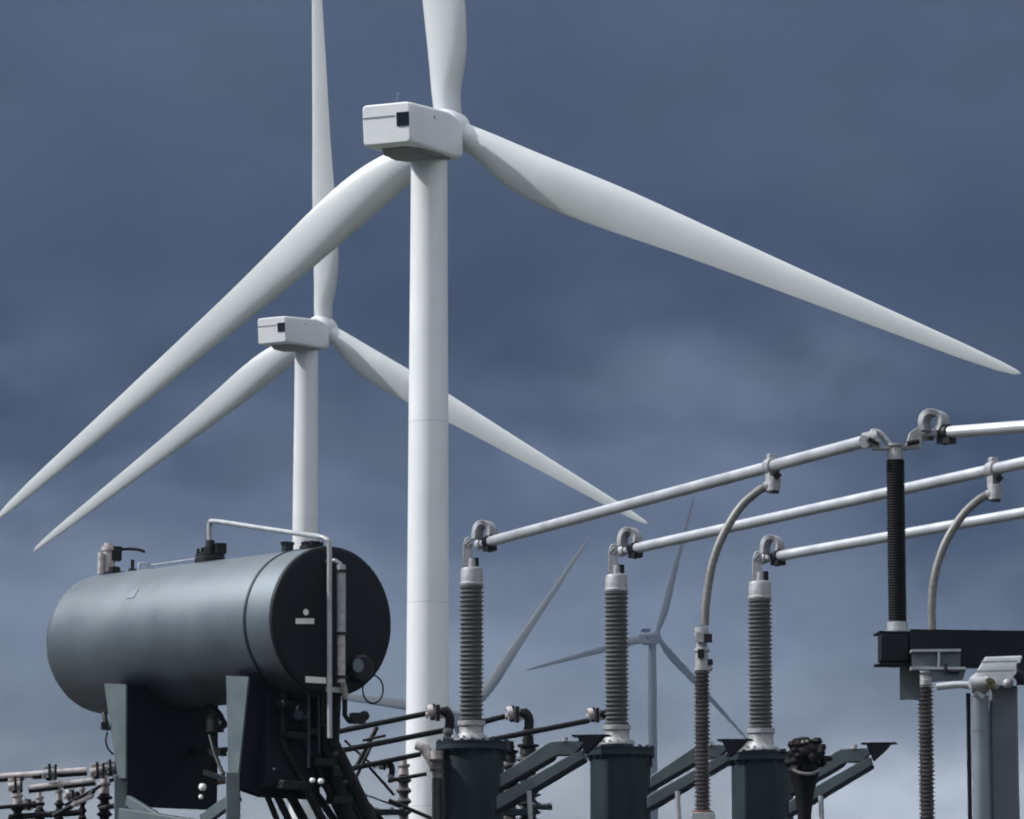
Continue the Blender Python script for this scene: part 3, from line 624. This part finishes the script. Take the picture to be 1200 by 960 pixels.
# ------------------------------------------------------------------ black post insulator
Yp = 24.05; k = depth_scale(Yp); pb = P(1052, 741, Yp)
Tp = Thing('post_insulator', 'tall black post insulator on the end of the dark beam', 'insulator', pb)
z1 = P(1052, 729, Yp).z; z0 = P(1048.5, 539, Yp).z
Tp.part('base_cap', G().lathe(pb, [(0, 15 * k), (.012, 15 * k), (.014, 12.5 * k), (z1 - pb.z, 12.0 * k)], n=32), 'galv')
Tp.part('ribbed_insulator', G().lathe((pb.x, pb.y, z1), insul_prof(z0 - z1, 10.1 * k, 11.2 * k, 60, thin=.15), n=32), 'porc_black', smooth=25)
zc = P(1048, 523, Yp).z
Tp.part('top_cap', G().lathe((pb.x, pb.y, z0), [(0, 9.5 * k), (zc - z0 - .01, 9.0 * k), (zc - z0, 11.5 * k), (zc - z0 + .012, 11.5 * k), (zc - z0 + .012, .001)], n=32), 'cast')
g = G().bar(P(1022, 526, Yp), P(1062, 524.5, Yp), .07, .016).prism([P(1060, 527, Yp - .03), P(1078, 525, Yp - .03), P(1082, 510, Yp - .03), P(1076, 500, Yp - .03), P(1066, 507, Yp - .03)], (0, .05, 0))
g.cyl(P(1012, 517, Yp), P(1028, 513, Yp), .047, n=20).tube(spline([P(1022, 506, Yp), P(1030, 507, Yp), P(1037, 514, Yp), P(1043, 522, Yp)]), .017).cyl(P(1028, 515, Yp - .03), P(1028, 524, Yp - .03), .018).cyl(P(1021, 516, Yp), P(1024, 504, Yp), .02)
tc_ = Tp.part('tube_clamp', g, 'cast', bevel=.003)
Tp.part('clamp_bolt', G().cyl(P(1063, 520, Yp - .05), P(1077, 517, Yp - .05), .015).cyl(P(1090, 512, Yp - .05), P(1090, 516, Yp - .05), .02).cyl(P(1018, 514, Yp - .05), P(1030, 521, Yp - .05), .012), 'darkpipe', tc_)

# ------------------------------------------------------------------ jumpers and surge arresters
def at_bar(bar, px):
    _, a, b, d, *_r = bar; best = None
    for i in range(801):
        q = a.lerp(b, i / 800); v = q - EYE; x = 600 + FPX * v.x / v.dot(CF)
        if best is None or abs(x - px) < best[0]: best = (abs(x - px), q)
    return best[1]
JM = [(0, 904, [(900, 569), (888, 576), (868, 594), (848, 626), (835, 660), (828, 700), (825.5, 733)], 'curved grey jumper cable dropping from the upper busbar to the left surge arrester'),
      (1, 1164, [(1160, 579), (1148, 585), (1128, 604), (1108, 636), (1096, 672), (1092, 705), (1092, 760), (1088, 792)], 'curved grey jumper cable dropping from the middle busbar behind the dark beam')]
jY = []
for bi, px_, pts, lab in JM:
    c = at_bar(bars[bi], px_); d = bars[bi][3]; Yj = c.y; jY.append(Yj)
    J = Thing('jumper_cable', lab, 'cable', c, 'jumper cables')
    g = G().cyl(c - d * .035, c + d * .035, .052, n=20).box(c + Z * .05, (.04, .05, .05), ax=(d, Z.cross(d), Z)).box(c - Z * .065, (.06, .06, .10), ax=(d, Z.cross(d), Z))
    g.cyl(P(pts[0][0] + 7, pts[0][1] - 10, Yj), P(pts[0][0] + 5, pts[0][1] + 8, Yj), .046).cyl(P(pts[0][0] - 4, pts[0][1] + 2, Yj), P(pts[0][0] + 6, pts[0][1] + .0, Yj), .034)
    J.part('tee_clamp', g, 'cast', bevel=.003)
    J.part('clamp_bolt', G().cyl(c - Z * .05 + Vector((.02, -.05, 0)), c - Z * .075 + Vector((.045, -.05, 0)), .022).cyl(P(pts[0][0] + 7, pts[0][1] + 6, Yj - .04), P(pts[0][0] + 7, pts[0][1] + 9, Yj - .04), .03), 'darkpipe')
    J.part('cable', G().tube(spline([P(x, y, Yj) for x, y in pts], 8), .026, 14), 'cable')
SA = [(823.5, 0, 735, 786, 950, 'tall thin surge arrester under the curved cable, right of the middle bushing', 950), (1087, 1, 790, 803, 985, 'thin surge arrester rising beside the grey post at the lower right', 985)]
for x, ji, yt, y0, y1, lab, yb in SA:
    Yj = jY[ji]; k = depth_scale(Yj); b = P(x, yb, Yj); A_ = Thing('surge_arrester', lab, 'arrester', (b.x, b.y, .06), 'surge arresters')
    z0 = P(x, y0, Yj).z
    A_.part('ribbed_insulator', G().lathe(b, insul_prof(z0 - b.z, 7.4 * k, 10.0 * k, 34 if ji == 0 else 37, thin=.12), n=28), 'porc', smooth=25)
    if ji == 0:
        g = G().lathe((b.x, b.y, z0), [(0, 9 * k), (.02, 9 * k), (.022, 8 * k), (.11, 7.6 * k), (.115, 9.5 * k), (.13, 9.5 * k), (.135, 6.5 * k), (.20, 6.5 * k), (.205, 8.5 * k), (.26, 8 * k), (.262, .001)], n=28)
        g.box(P(x - 3, 747, Yj - .04), (.05, .03, .06)).ball(P(x + 8, 783, Yj), .02)
        A_.part('top_fitting', g, 'cast'); A_.part('fitting_bolt', G().box(P(x + 6, 748, Yj - .03), (.05, .06, .05)).box(P(x - 2, 766, Yj - .045), (.04, .03, .05)).cyl(P(x + 8, 773, Yj), P(x + 8, 779, Yj), .02), 'darkpipe')
    else:
        A_.part('top_fitting', G().lathe((b.x, b.y, z0), [(0, 8 * k), (.03, 8 * k), (.035, 6 * k), (.07, 6 * k), (.075, 9 * k), (.095, 9 * k), (.095, .001)], n=28), 'cast')
    A_.part('base_ring', G().lathe(b, [(-.014, 13 * k), (-.004, 13 * k), (-.002, 11 * k), (0, 10 * k)], n=28).bolts(b - Z * .02, 11 * k, .009, .04, 6), 'rust')
    A_.part('base_plate', G().box(b - Z * .042, (.14, .14, .055)), 'galv', bevel=.004)
    g = G().lathe((b.x, b.y, .06), [(0, .16), (.03, .16), (.03, .06), (b.z - .06 - .1, .05)], n=20); A_.part('steel_column', g, 'galv')

# ------------------------------------------------------------------ channel-steel arms between the turrets
def arm(x, y, Y, lab, flip=False, sc=1.0):
    T_ = Thing('support_arm', lab, 'bracket', P(x + 10, y + 60, Y + .2), 'forked steel arms beside the turrets')
    q = lambda a, b: P(x + a * sc, y + b * sc, Y)
    ext = Vector((.02, .13, 0))
    g = G().prism([q(0, 45), q(0, 60), q(12, 53), q(66, 22), q(86, 22), q(100, 6), q(92, 5), q(60, 6), q(52, 10)], ext)
    up = T_.part('upper_channel', g, 'steel_green', bevel=.005)
    g = G().prism([q(-4, 70), q(-4, 86), q(8, 80), q(98, 26), q(96, 16), q(78, 24)], ext); lo = T_.part('lower_channel', g, 'steel_green', bevel=.005)
    g = G().prism([q(-6, 86.6), q(-6, 90), q(9, 83), q(99, 29), q(100, 26)], ext + Vector((0, .03, 0))); T_.part('channel_lip', g, 'darksteel', lo)
    g = G().prism([q(-2, 60.8), q(-2, 64), q(10, 57), q(60, 28), q(64, 24)], ext + Vector((0, .02, 0))); T_.part('channel_lip', g, 'darksteel', up)
    g = G().prism([q(90, -.5), q(120, -1), q(116, 4), q(99, 20)], ext * 1.1 - Vector((0, .01, 0))); g.prism([q(84, -2.0), q(127, -2.4), q(127, -1), q(84, -.2)], ext * 1.3 - Vector((0, .03, 0))); T_.part('end_gusset', g, 'darksteel')
    g = G().cyl(q(76, 1), q(76, 6), .02).cyl(q(34, 64) - Vector((0, .03, 0)), q(36, 104) - Vector((0, .03, 0)), .017); T_.part('tie_bolt', g, 'galv')
arm(586, 863, 28.3, 'forked steel arm between the left and middle turrets')
arm(762, 868, 28.6, 'forked steel arm crossing behind the thin surge arrester', sc=.93)
arm(929, 872, 28.9, 'forked steel arm reaching right past the black lobed fitting', sc=.95)

# ------------------------------------------------------------------ black lobed fitting
Yl = 27.6; k = depth_scale(Yl); b = P(943, 985, Yl)
F_ = Thing('cable_termination', 'black flared fitting with a lumpy lobed head beside the right turret', 'fitting', (b.x, b.y, 2.8))
h = lambda y: P(943, y, Yl).z - b.z
F_.part('stem', G().lathe(b, [(-.35, 8 * k), (0, 8 * k), (h(955), 8 * k), (h(930), 11.5 * k), (h(912), 16 * k), (h(903), 19 * k), (h(898), 15 * k), (h(868), 12 * k), (h(864), 5 * k)], n=28), 'porc_black')
g = G().ball(P(945, 883, Yl), 17 * k, 16, (1.25, 1.25, .8))
for j in range(34):
    a = 2 * math.pi * random.random(); rr = random.uniform(3.6, 6.5) * k; hh = random.uniform(-13, 15); w_ = (31 - abs(hh) * .7 - (6 if hh > 8 else 0)) * k * random.uniform(.8, 1.0)
    g.ball(P(945, 883 - hh, Yl) + Vector((math.cos(a) * w_, math.sin(a) * w_, 0)), rr, 8, (random.uniform(.8, 1.4), 1, random.uniform(.8, 1.3)))
F_.part('lobed_head', g, 'porc_black')
g = G().tube(spline([P(929, 902, Yl - .1), P(938, 906, Yl - .12), P(950, 907, Yl - .12), P(960, 903, Yl - .1)]), .012).ball(P(941, 870, Yl - .12), .014).ball(P(946, 869, Yl - .12), .012)
F_.part('rim_band', g, 'cable')

# ------------------------------------------------------------------ right-hand support structure
Yb = 24.0
T5 = Thing('support_beam', 'long dark steel beam holding up the black post insulator at right', 'beam', P(1150, 770, Yb))
# I-section beam running right and slightly away
Pa = P(1045, 759, Yb); dirb = Vector((1, .10, -.004)).normalized(); nb = Vector((-.10, 1, 0)).normalized(); k = depth_scale(Yb)
def bm_box(g, s0, s1, w, zc, hh, woff=0):
    c = Pa + dirb * ((s0 + s1) / 2) + nb * woff + Z * zc; g.box(c, (s1 - s0, w, hh), ax=(dirb, nb, dirb.cross(nb)))
g = G(); H = 38 * k; zt = P(1045, 741.5, Yb).z - Pa.z
bm_box(g, -18 * k, 2.2, .20, zt - .006, .012); bm_box(g, -18 * k, 2.2, .20, zt - H, .012)
T5.part('beam_flange', g, 'darksteel')
g = G(); bm_box(g, -14 * k, 2.2, .012, zt - H / 2, H - .014); T5.part('beam_web', g, 'darksteel')
g = G(); bm_box(g, -17 * k, 16 * k, .10, zt - H / 2 - .003, H - .03, -.055); T5.part('end_stiffener', g, 'face', bevel=.004)
g = G(); bm_box(g, 18 * k, 2.2, .02, zt - H * .52, H * 1.15, -.11); T5.part('face_plate', g, 'darksteel')
g = G().prism([P(1054.5, 779.5, Yb - .02), P(1078, 779.5, Yb - .02), P(1078, 820, Yb - .02), P(1054.5, 820, Yb - .02)], (0, .012, 0)); T5.part('hanger_plate', g, 'steel_green')
Yc = Yb - .22
T6 = Thing('channel_bracket', 'short pale galvanised channel bracket bolted to the dark beam', 'bracket', P(1098, 773, Yc))
g = G().prism([P(1068, 761, Yc), P(1126, 760.5, Yc), P(1126, 763.3, Yc), P(1068, 763.8, Yc)], (0, .10, 0)).prism([P(1068, 781, Yc), P(1132, 781.5, Yc), P(1132, 784.5, Yc), P(1068, 784.5, Yc)], (0, .10, 0)).prism([P(1099, 764, Yc), P(1101.5, 764, Yc), P(1101.5, 781, Yc), P(1099, 781, Yc)], (0, .03, 0))
T6.part('channel_flange', g, 'galv'); T6.part('channel_web', G().prism([P(1069, 763.9, Yc + .03), P(1125.5, 763.5, Yc + .03), P(1125.5, 781, Yc + .03), P(1069, 781, Yc + .03)], (0, .012, 0)), 'steel_green')
T6.part('lower_plate', G().prism([P(1090, 785, Yc + .02), P(1132, 785, Yc + .02), P(1128, 797, Yc + .02), P(1092, 799, Yc + .02)], (0, .03, 0)), 'steel_green')
T6.part('bolt_pair', G().cyl(P(1112, 787, Yc), P(1124, 787, Yc), .012).cyl(P(1108, 778, Yc), P(1108, 789, Yc), .010), 'darkpipe')
Yd = Yb - .35
T7 = Thing('disconnector_post', 'grey steel post with a pivoting pipe and hinge plate at lower right', 'post', P(1165, 800, Yd).xyz * 1.0)
T7.loc = Vector((T7.loc.x, T7.loc.y, .06)); T7.o.location = T7.loc
def col(g, x0, x1, ytop, dep, yo=0):
    a = P(x0, ytop, Yd + yo); b_ = P(x1, ytop, Yd + yo); g.box(((a.x + b_.x) / 2, a.y + dep / 2, (a.z + .06) / 2), (b_.x - a.x, dep, a.z - .06))
g = G(); col(g, 1160, 1192.5, 803, .10, .03); T7.part('square_column', g, 'blue_grey', bevel=.012)
g = G(); col(g, 1133, 1137, 812, .05, .05); T7.part('edge_strip', g, 'darksteel')
a = P(1148, 815, Yd); T7.part('round_column', G().lathe((a.x, a.y, .06), [(0, 10.3 * depth_scale(Yd)), (a.z - .06, 10.3 * depth_scale(Yd))], n=32).lathe((a.x, a.y, P(1148, 857, Yd).z), [(0, 11 * depth_scale(Yd)), (.02, 11 * depth_scale(Yd))], n=32), 'blue_light')
g = G().tube([P(1097, 805, Yd), P(1120, 802.5, Yd), P(1142, 803, Yd)], .021); T7.part('pivot_pipe', g, 'alu')
g = G().ball(P(1148, 802, Yd - .05), .066, 16, (1, .9, 1)).cyl(P(1137, 803, Yd - .08), P(1158, 800, Yd - .08), .040).ball(P(1166, 803, Yd - .06), .028).ball(P(1181, 801, Yd - .04), .03).cyl(P(1142, 812, Yd - .08), P(1152, 818, Yd - .08), .022)
hg = T7.part('hinge_casting', g, 'cast'); T7.part('hinge_pin', G().cyl(P(1160, 801, Yd - .12), P(1160, 801, Yd - .02), .032).bolts(P(1160, 801, Yd - .13), .018, .008, .02, 5, (0, 1, 0)), 'olive', hg)
g = G().prism([P(1138, 800, Yd - .02), P(1155, 771.5, Yd + .05), P(1198, 770, Yd + .05), P(1187, 801, Yd - .02)], (.0, .03, .012)); T7.part('hinge_plate', g, 'galv', bevel=.004)
g = G()
for i in range(2): g.bar(P(1150 - i * 7, 776 + 11 * i, Yd - .02), P(1193 - i * 4, 775 + 11 * i, Yd - .02), .01, .012)
T7.part('plate_rib', g, 'galv')
g = G().box(P(1199, 790, Yd), (.07, .08, .12)).cyl(P(1191, 789, Yd - .08), P(1199, 796, Yd - .08), .03); T7.part('drive_box', g, 'darksteel')

# ------------------------------------------------------------------ low-voltage rods and small insulators
def rod(p0, p1, r, lab, m='darkpipe'):
    return single('connecting_rod', G().cyl(p0, p1, r, n=12), m, lab, 'rod', 'thin dark connecting rods')
Yr = 29.6
rod(P(388, 859, Yr - .4), P(508, 834.5, Yr), .020, 'topmost thin dark rod between the oil tank and the leftmost rod clamp')
rod(P(388, 882, Yr - .4), P(523, 855.5, Yr), .020, 'second thin dark rod right of the oil tank, crossing the white tower')
rod(P(392, 905, Yr - .4), P(492, 884, Yr), .019, 'lowest thin dark rod right of the oil tank, ending at the short insulator')
rod(P(545, 851, Yr), P(594, 839, Yr + .1), .020, 'short thin dark rod just right of the leftmost bushing')
rod(P(560, 870, Yr - .2), P(690, 844.5, Yr), .020, 'long thin dark rod running from behind the left turret to the middle bushing')
rod(P(442, 852, Yr), P(418, 898, Yr), .016, 'slanting dark brace linking the thin rods right of the oil tank')
rod(P(404, 868, Yr), P(440, 900, Yr), .009, 'thin slanting wire crossing the brace right of the oil tank')
rod(P(432, 898, Yr), P(462, 932, Yr), .010, 'thin wire sloping down to the right below the lowest rod')
rod(P(405, 912, Yr), P(448, 962, Yr), .018, 'dark rod sloping to the bottom edge right of the oil pipes')
rod(P(424, 930, Yr), P(468, 946, Yr), .006, 'finest wire near the bottom edge beside the short insulator')
rod(P(245, 880, Yr - .2), P(268, 878, Yr - .2), .017, 'short dark rod end seen between the two tank saddles')
rod(P(245, 918, Yr - .2), P(275, 914, Yr - .2), .020, 'short dark rod low between the two tank saddles', 'rust')
def clamp(x, y, Y, lab, drop=True, s=1.0):
    c = P(x, y, Y); T_ = Thing('rod_clamp', lab, 'clamp', c, 'cast clamps on the thin rods'); k = depth_scale(Y) * s
    q = lambda a, b, o=0: P(x + a * s, y + b * s, Y + o)
    g = G().cyl(q(-9, 0), q(-2, -2), 8.5 * k).cyl(q(-12, 3), q(-9, 3), 4 * k).box(q(3, 1), (9 * k, .06, 13 * k), ax=(Vector((.96, 0, .28)), Vector((0, 1, 0)), Vector((-.28, 0, .96))))
    T_.part('clamp_body', g, 'pinkgrey', bevel=.003)
    g = G().ball(q(9, 0), 7 * k).cyl(q(-4, -10), q(-4, 9), 3 * k).cyl(q(2, -9, -.04), q(2, 10, -.04), 2.6 * k).ball(q(-9, -6), 3 * k)
    T_.part('clamp_bolt', g, 'darkpipe')
    if drop:
        g = G().tube(spline([q(9, -4), q(15, 3), q(16, 14), q(13, 24)]), [5.5 * k] * 25); T_.part('link_strap', g, 'darkpipe')
        T_.part('strap_eye', G().ball(q(14, 22), 6.5 * k).cyl(q(8, 30), q(18, 30), 3 * k), 'cable')
clamp(511, 835, 29.5, 'cast rod clamp in front of the lower white tower')
clamp(604, 837, 29.6, 'cast rod clamp hanging between the left and middle turrets')
clamp(698, 838, 29.6, 'pale rod clamp against the left side of the middle bushing', False, .9)
def small_insul(x, y0, y1, Y, w, lab, m='porc', n=6, cap='pinkgrey'):
    k = depth_scale(Y); t0 = P(x, y0, Y); b = P(x, y1, Y); T_ = Thing('small_insulator', lab, 'insulator', (b.x, b.y, 2.84), 'short dark insulators near the bottom edge')
    zb = 2.84
    T_.part('ribbed_body', G().lathe((b.x, b.y, zb), insul_prof(t0.z - zb, w * .62 * k, w * k, n), n=24), m, smooth=25)
    T_.part('top_cap', G().lathe((t0.x, t0.y, t0.z), [(0, w * .7 * k), (.05, w * .6 * k), (.06, w * .85 * k), (.075, w * .85 * k), (.075, w * .45 * k), (.14, w * .4 * k)], n=20), cap)
small_insul(473, 908, 970, 29.7, 9, 'short brown insulator in front of the white tower foot', n=9)
small_insul(619, 885, 970, 29.6, 15, 'short dark finned insulator behind the left forked arm', n=13, cap='darkpipe')
small_insul(20, 944, 985, 29.3, 8, 'dark insulator in the far lower left corner', 'porc_black', 9)
small_insul(69, 938, 985, 29.3, 6, 'slim dark insulator with a pale cap at lower left', 'porc_black', 9)
small_insul(122, 930, 985, 29.3, 9, 'dark insulator just left of the first tank saddle', 'porc_black', 9)
small_insul(141, 946, 985, 28.9, 6, 'low dark insulator beneath the first tank saddle', 'porc_black', 8)
# clamped bars at the lower left
def pale_rod(p0, p1, r, lab):
    T_ = Thing('highlit_bar', lab, 'bar', (p0 + p1) / 2, 'dark bars with painted highlights at the lower left')
    T_.part('bar', G().cyl(p0, p1, r, n=12), 'pinkgrey'); T_.part('dark_underside', G().cyl(p0.lerp(p1, .52) - Z * r * .5, p1 - Z * r * .6, r * .9, n=12).cyl(p0 - Z * r * .6, p0.lerp(p1, .44) - Z * r * .6, r * .9, n=12), 'darkpipe')  # pale cylinder paints the pinkish highlight, dark ones added beneath darken the bar
pale_rod(P(-30, 913, 29.2), P(102, 903, 29.2), .024, 'upper dark bar with a painted highlight entering from the lower left edge')
pale_rod(P(34, 924, 29.1), P(112, 915, 29.1), .023, 'lower dark bar with a painted highlight just beneath the first at lower left')
for (x, y, lab) in ((57, 905, 'pale bolted clamp in the middle of the upper bar at lower left'), (113, 903, 'pale bolted clamp at the right end of the upper bar by the tank saddle'),
                    (17, 920, 'pale clamp nearest the lower left edge of the scene'), (128, 900, 'pale clamp touching the left flange of the first saddle')):
    T_ = Thing('bar_clamp', lab, 'clamp', P(x, y, 29.1), 'pale bolted clamps at the lower left'); k = depth_scale(29.1)
    g = G().box(P(x - 4, y, 29.1), (6 * k, .05, 15 * k)).box(P(x + 5, y + 1, 29.1), (6 * k, .05, 17 * k)).cyl(P(x - 7, y + 2, 29.08), P(x + 9, y, 29.08), 4.5 * k)
    T_.part('clamp_body', g, 'galv' if x in (57, 128) else 'pinkgrey', bevel=.004)
    T_.part('clamp_bolt', G().cyl(P(x + 1, y - 10, 29.05), P(x + 1, y + 10, 29.05), 1.6 * k).cyl(P(x + 8, y - 9, 29.05), P(x + 8, y + 9, 29.05), 1.5 * k).ball(P(x, y + 7, 29.0), 3.5 * k), 'darkpipe')
g = G().tube(spline([P(62, 957, 29.2), P(78, 948, 29.2), P(92, 940, 29.2), P(104, 934, 29.2), P(110, 926, 29.2)]), .018); single('link_cable', g, 'darkpipe', 'short dark cable looping up to the right between lower left insulators', 'cable')
g = G().tube([P(84, 944, 29.1), P(98, 938, 29.1), P(110, 932, 29.1)], .014).ball(P(88, 942, 29.1), .025); single('cable_lug', g, 'pinkgrey', 'pale cable lug on the short dark looping cable at lower left', 'lug')
# more of the tangle along the bottom edge
for x0, y0, x1, y1, r, lab in ((-20, 948, 52, 942, .014, 'thin low bar between the two leftmost dark insulators'), (76, 944, 118, 921, .012, 'thin bar slanting up beside the slim insulator at lower left'),
                              (128, 915, 150, 908, .014, 'short bar from the pale clamp to the first tank saddle'), (150, 930, 156, 962, .012, 'short upright rod under the first tank saddle'),
                              (455, 915, 500, 907, .014, 'short rod between the short brown insulator and the left turret valve'), (425, 868, 452, 862, .010, 'tiny link rod high between the upper two thin rods')):
    rod(P(x0, y0, 29.25), P(x1, y1, 29.25), r, lab)
for x, y, w, h, lab in ((606, 952, 44, 7, 'dark flanged bar low beneath the left forked arm'), (634, 946, 26, 5, 'small dark plate low beside the finned insulator'), (455, 952, 40, 6, 'dark plate at the bottom edge left of the brown insulator')):
    k = depth_scale(29.5); T_ = Thing('mounting_plate', lab, 'plate', P(x, y, 29.5), 'dark mounting plates near the bottom edge')
    T_.part('plate', G().box(P(x, y, 29.5), (w * k, .16, h * k)), 'tank_dark', bevel=.004)
    for dx_ in (-.35, .1, .38): T_.part('bolt', G().cyl(P(x + dx_ * w, y, 29.44), P(x + dx_ * w, y - h, 29.44), .014), 'galv')
small_insul(598, 892, 970, 29.75, 11, 'second dark finned insulator hidden deep behind the left forked arm', n=12, cap='darkpipe')
small_insul(96, 936, 985, 29.4, 5, 'thinnest dark insulator between the slim one and the saddle at lower left', 'porc_black', 9)
small_insul(46, 946, 985, 29.5, 6, 'short dark insulator just right of the far lower left one', 'porc_black', 8)
clamp(33, 943, 29.3, 'pale rod clamp beside the short dark insulator at the bottom left', False, .7)
clamp(84, 932, 29.4, 'small pale rod clamp above the looping cable at lower left', False, .7)
clamp(449, 896, 29.5, 'small rod clamp where the thin rods meet left of the brown insulator', True, .65)
rod(P(118, 948, 29.2), P(152, 940, 29.0), .020, 'thick short dark bar running into the foot of the first saddle')
rod(P(10, 958, 29.3), P(96, 952, 29.3), .022, 'thick dark bar lying lowest of all at the lower left')
rod(P(436, 872, 29.4), P(404, 940, 29.2), .012, 'steep thin rod hanging beside the diagonal oil pipes')
rod(P(456, 938, 29.5), P(512, 962, 29.4), .014, 'short rod sloping down behind the left turret foot')
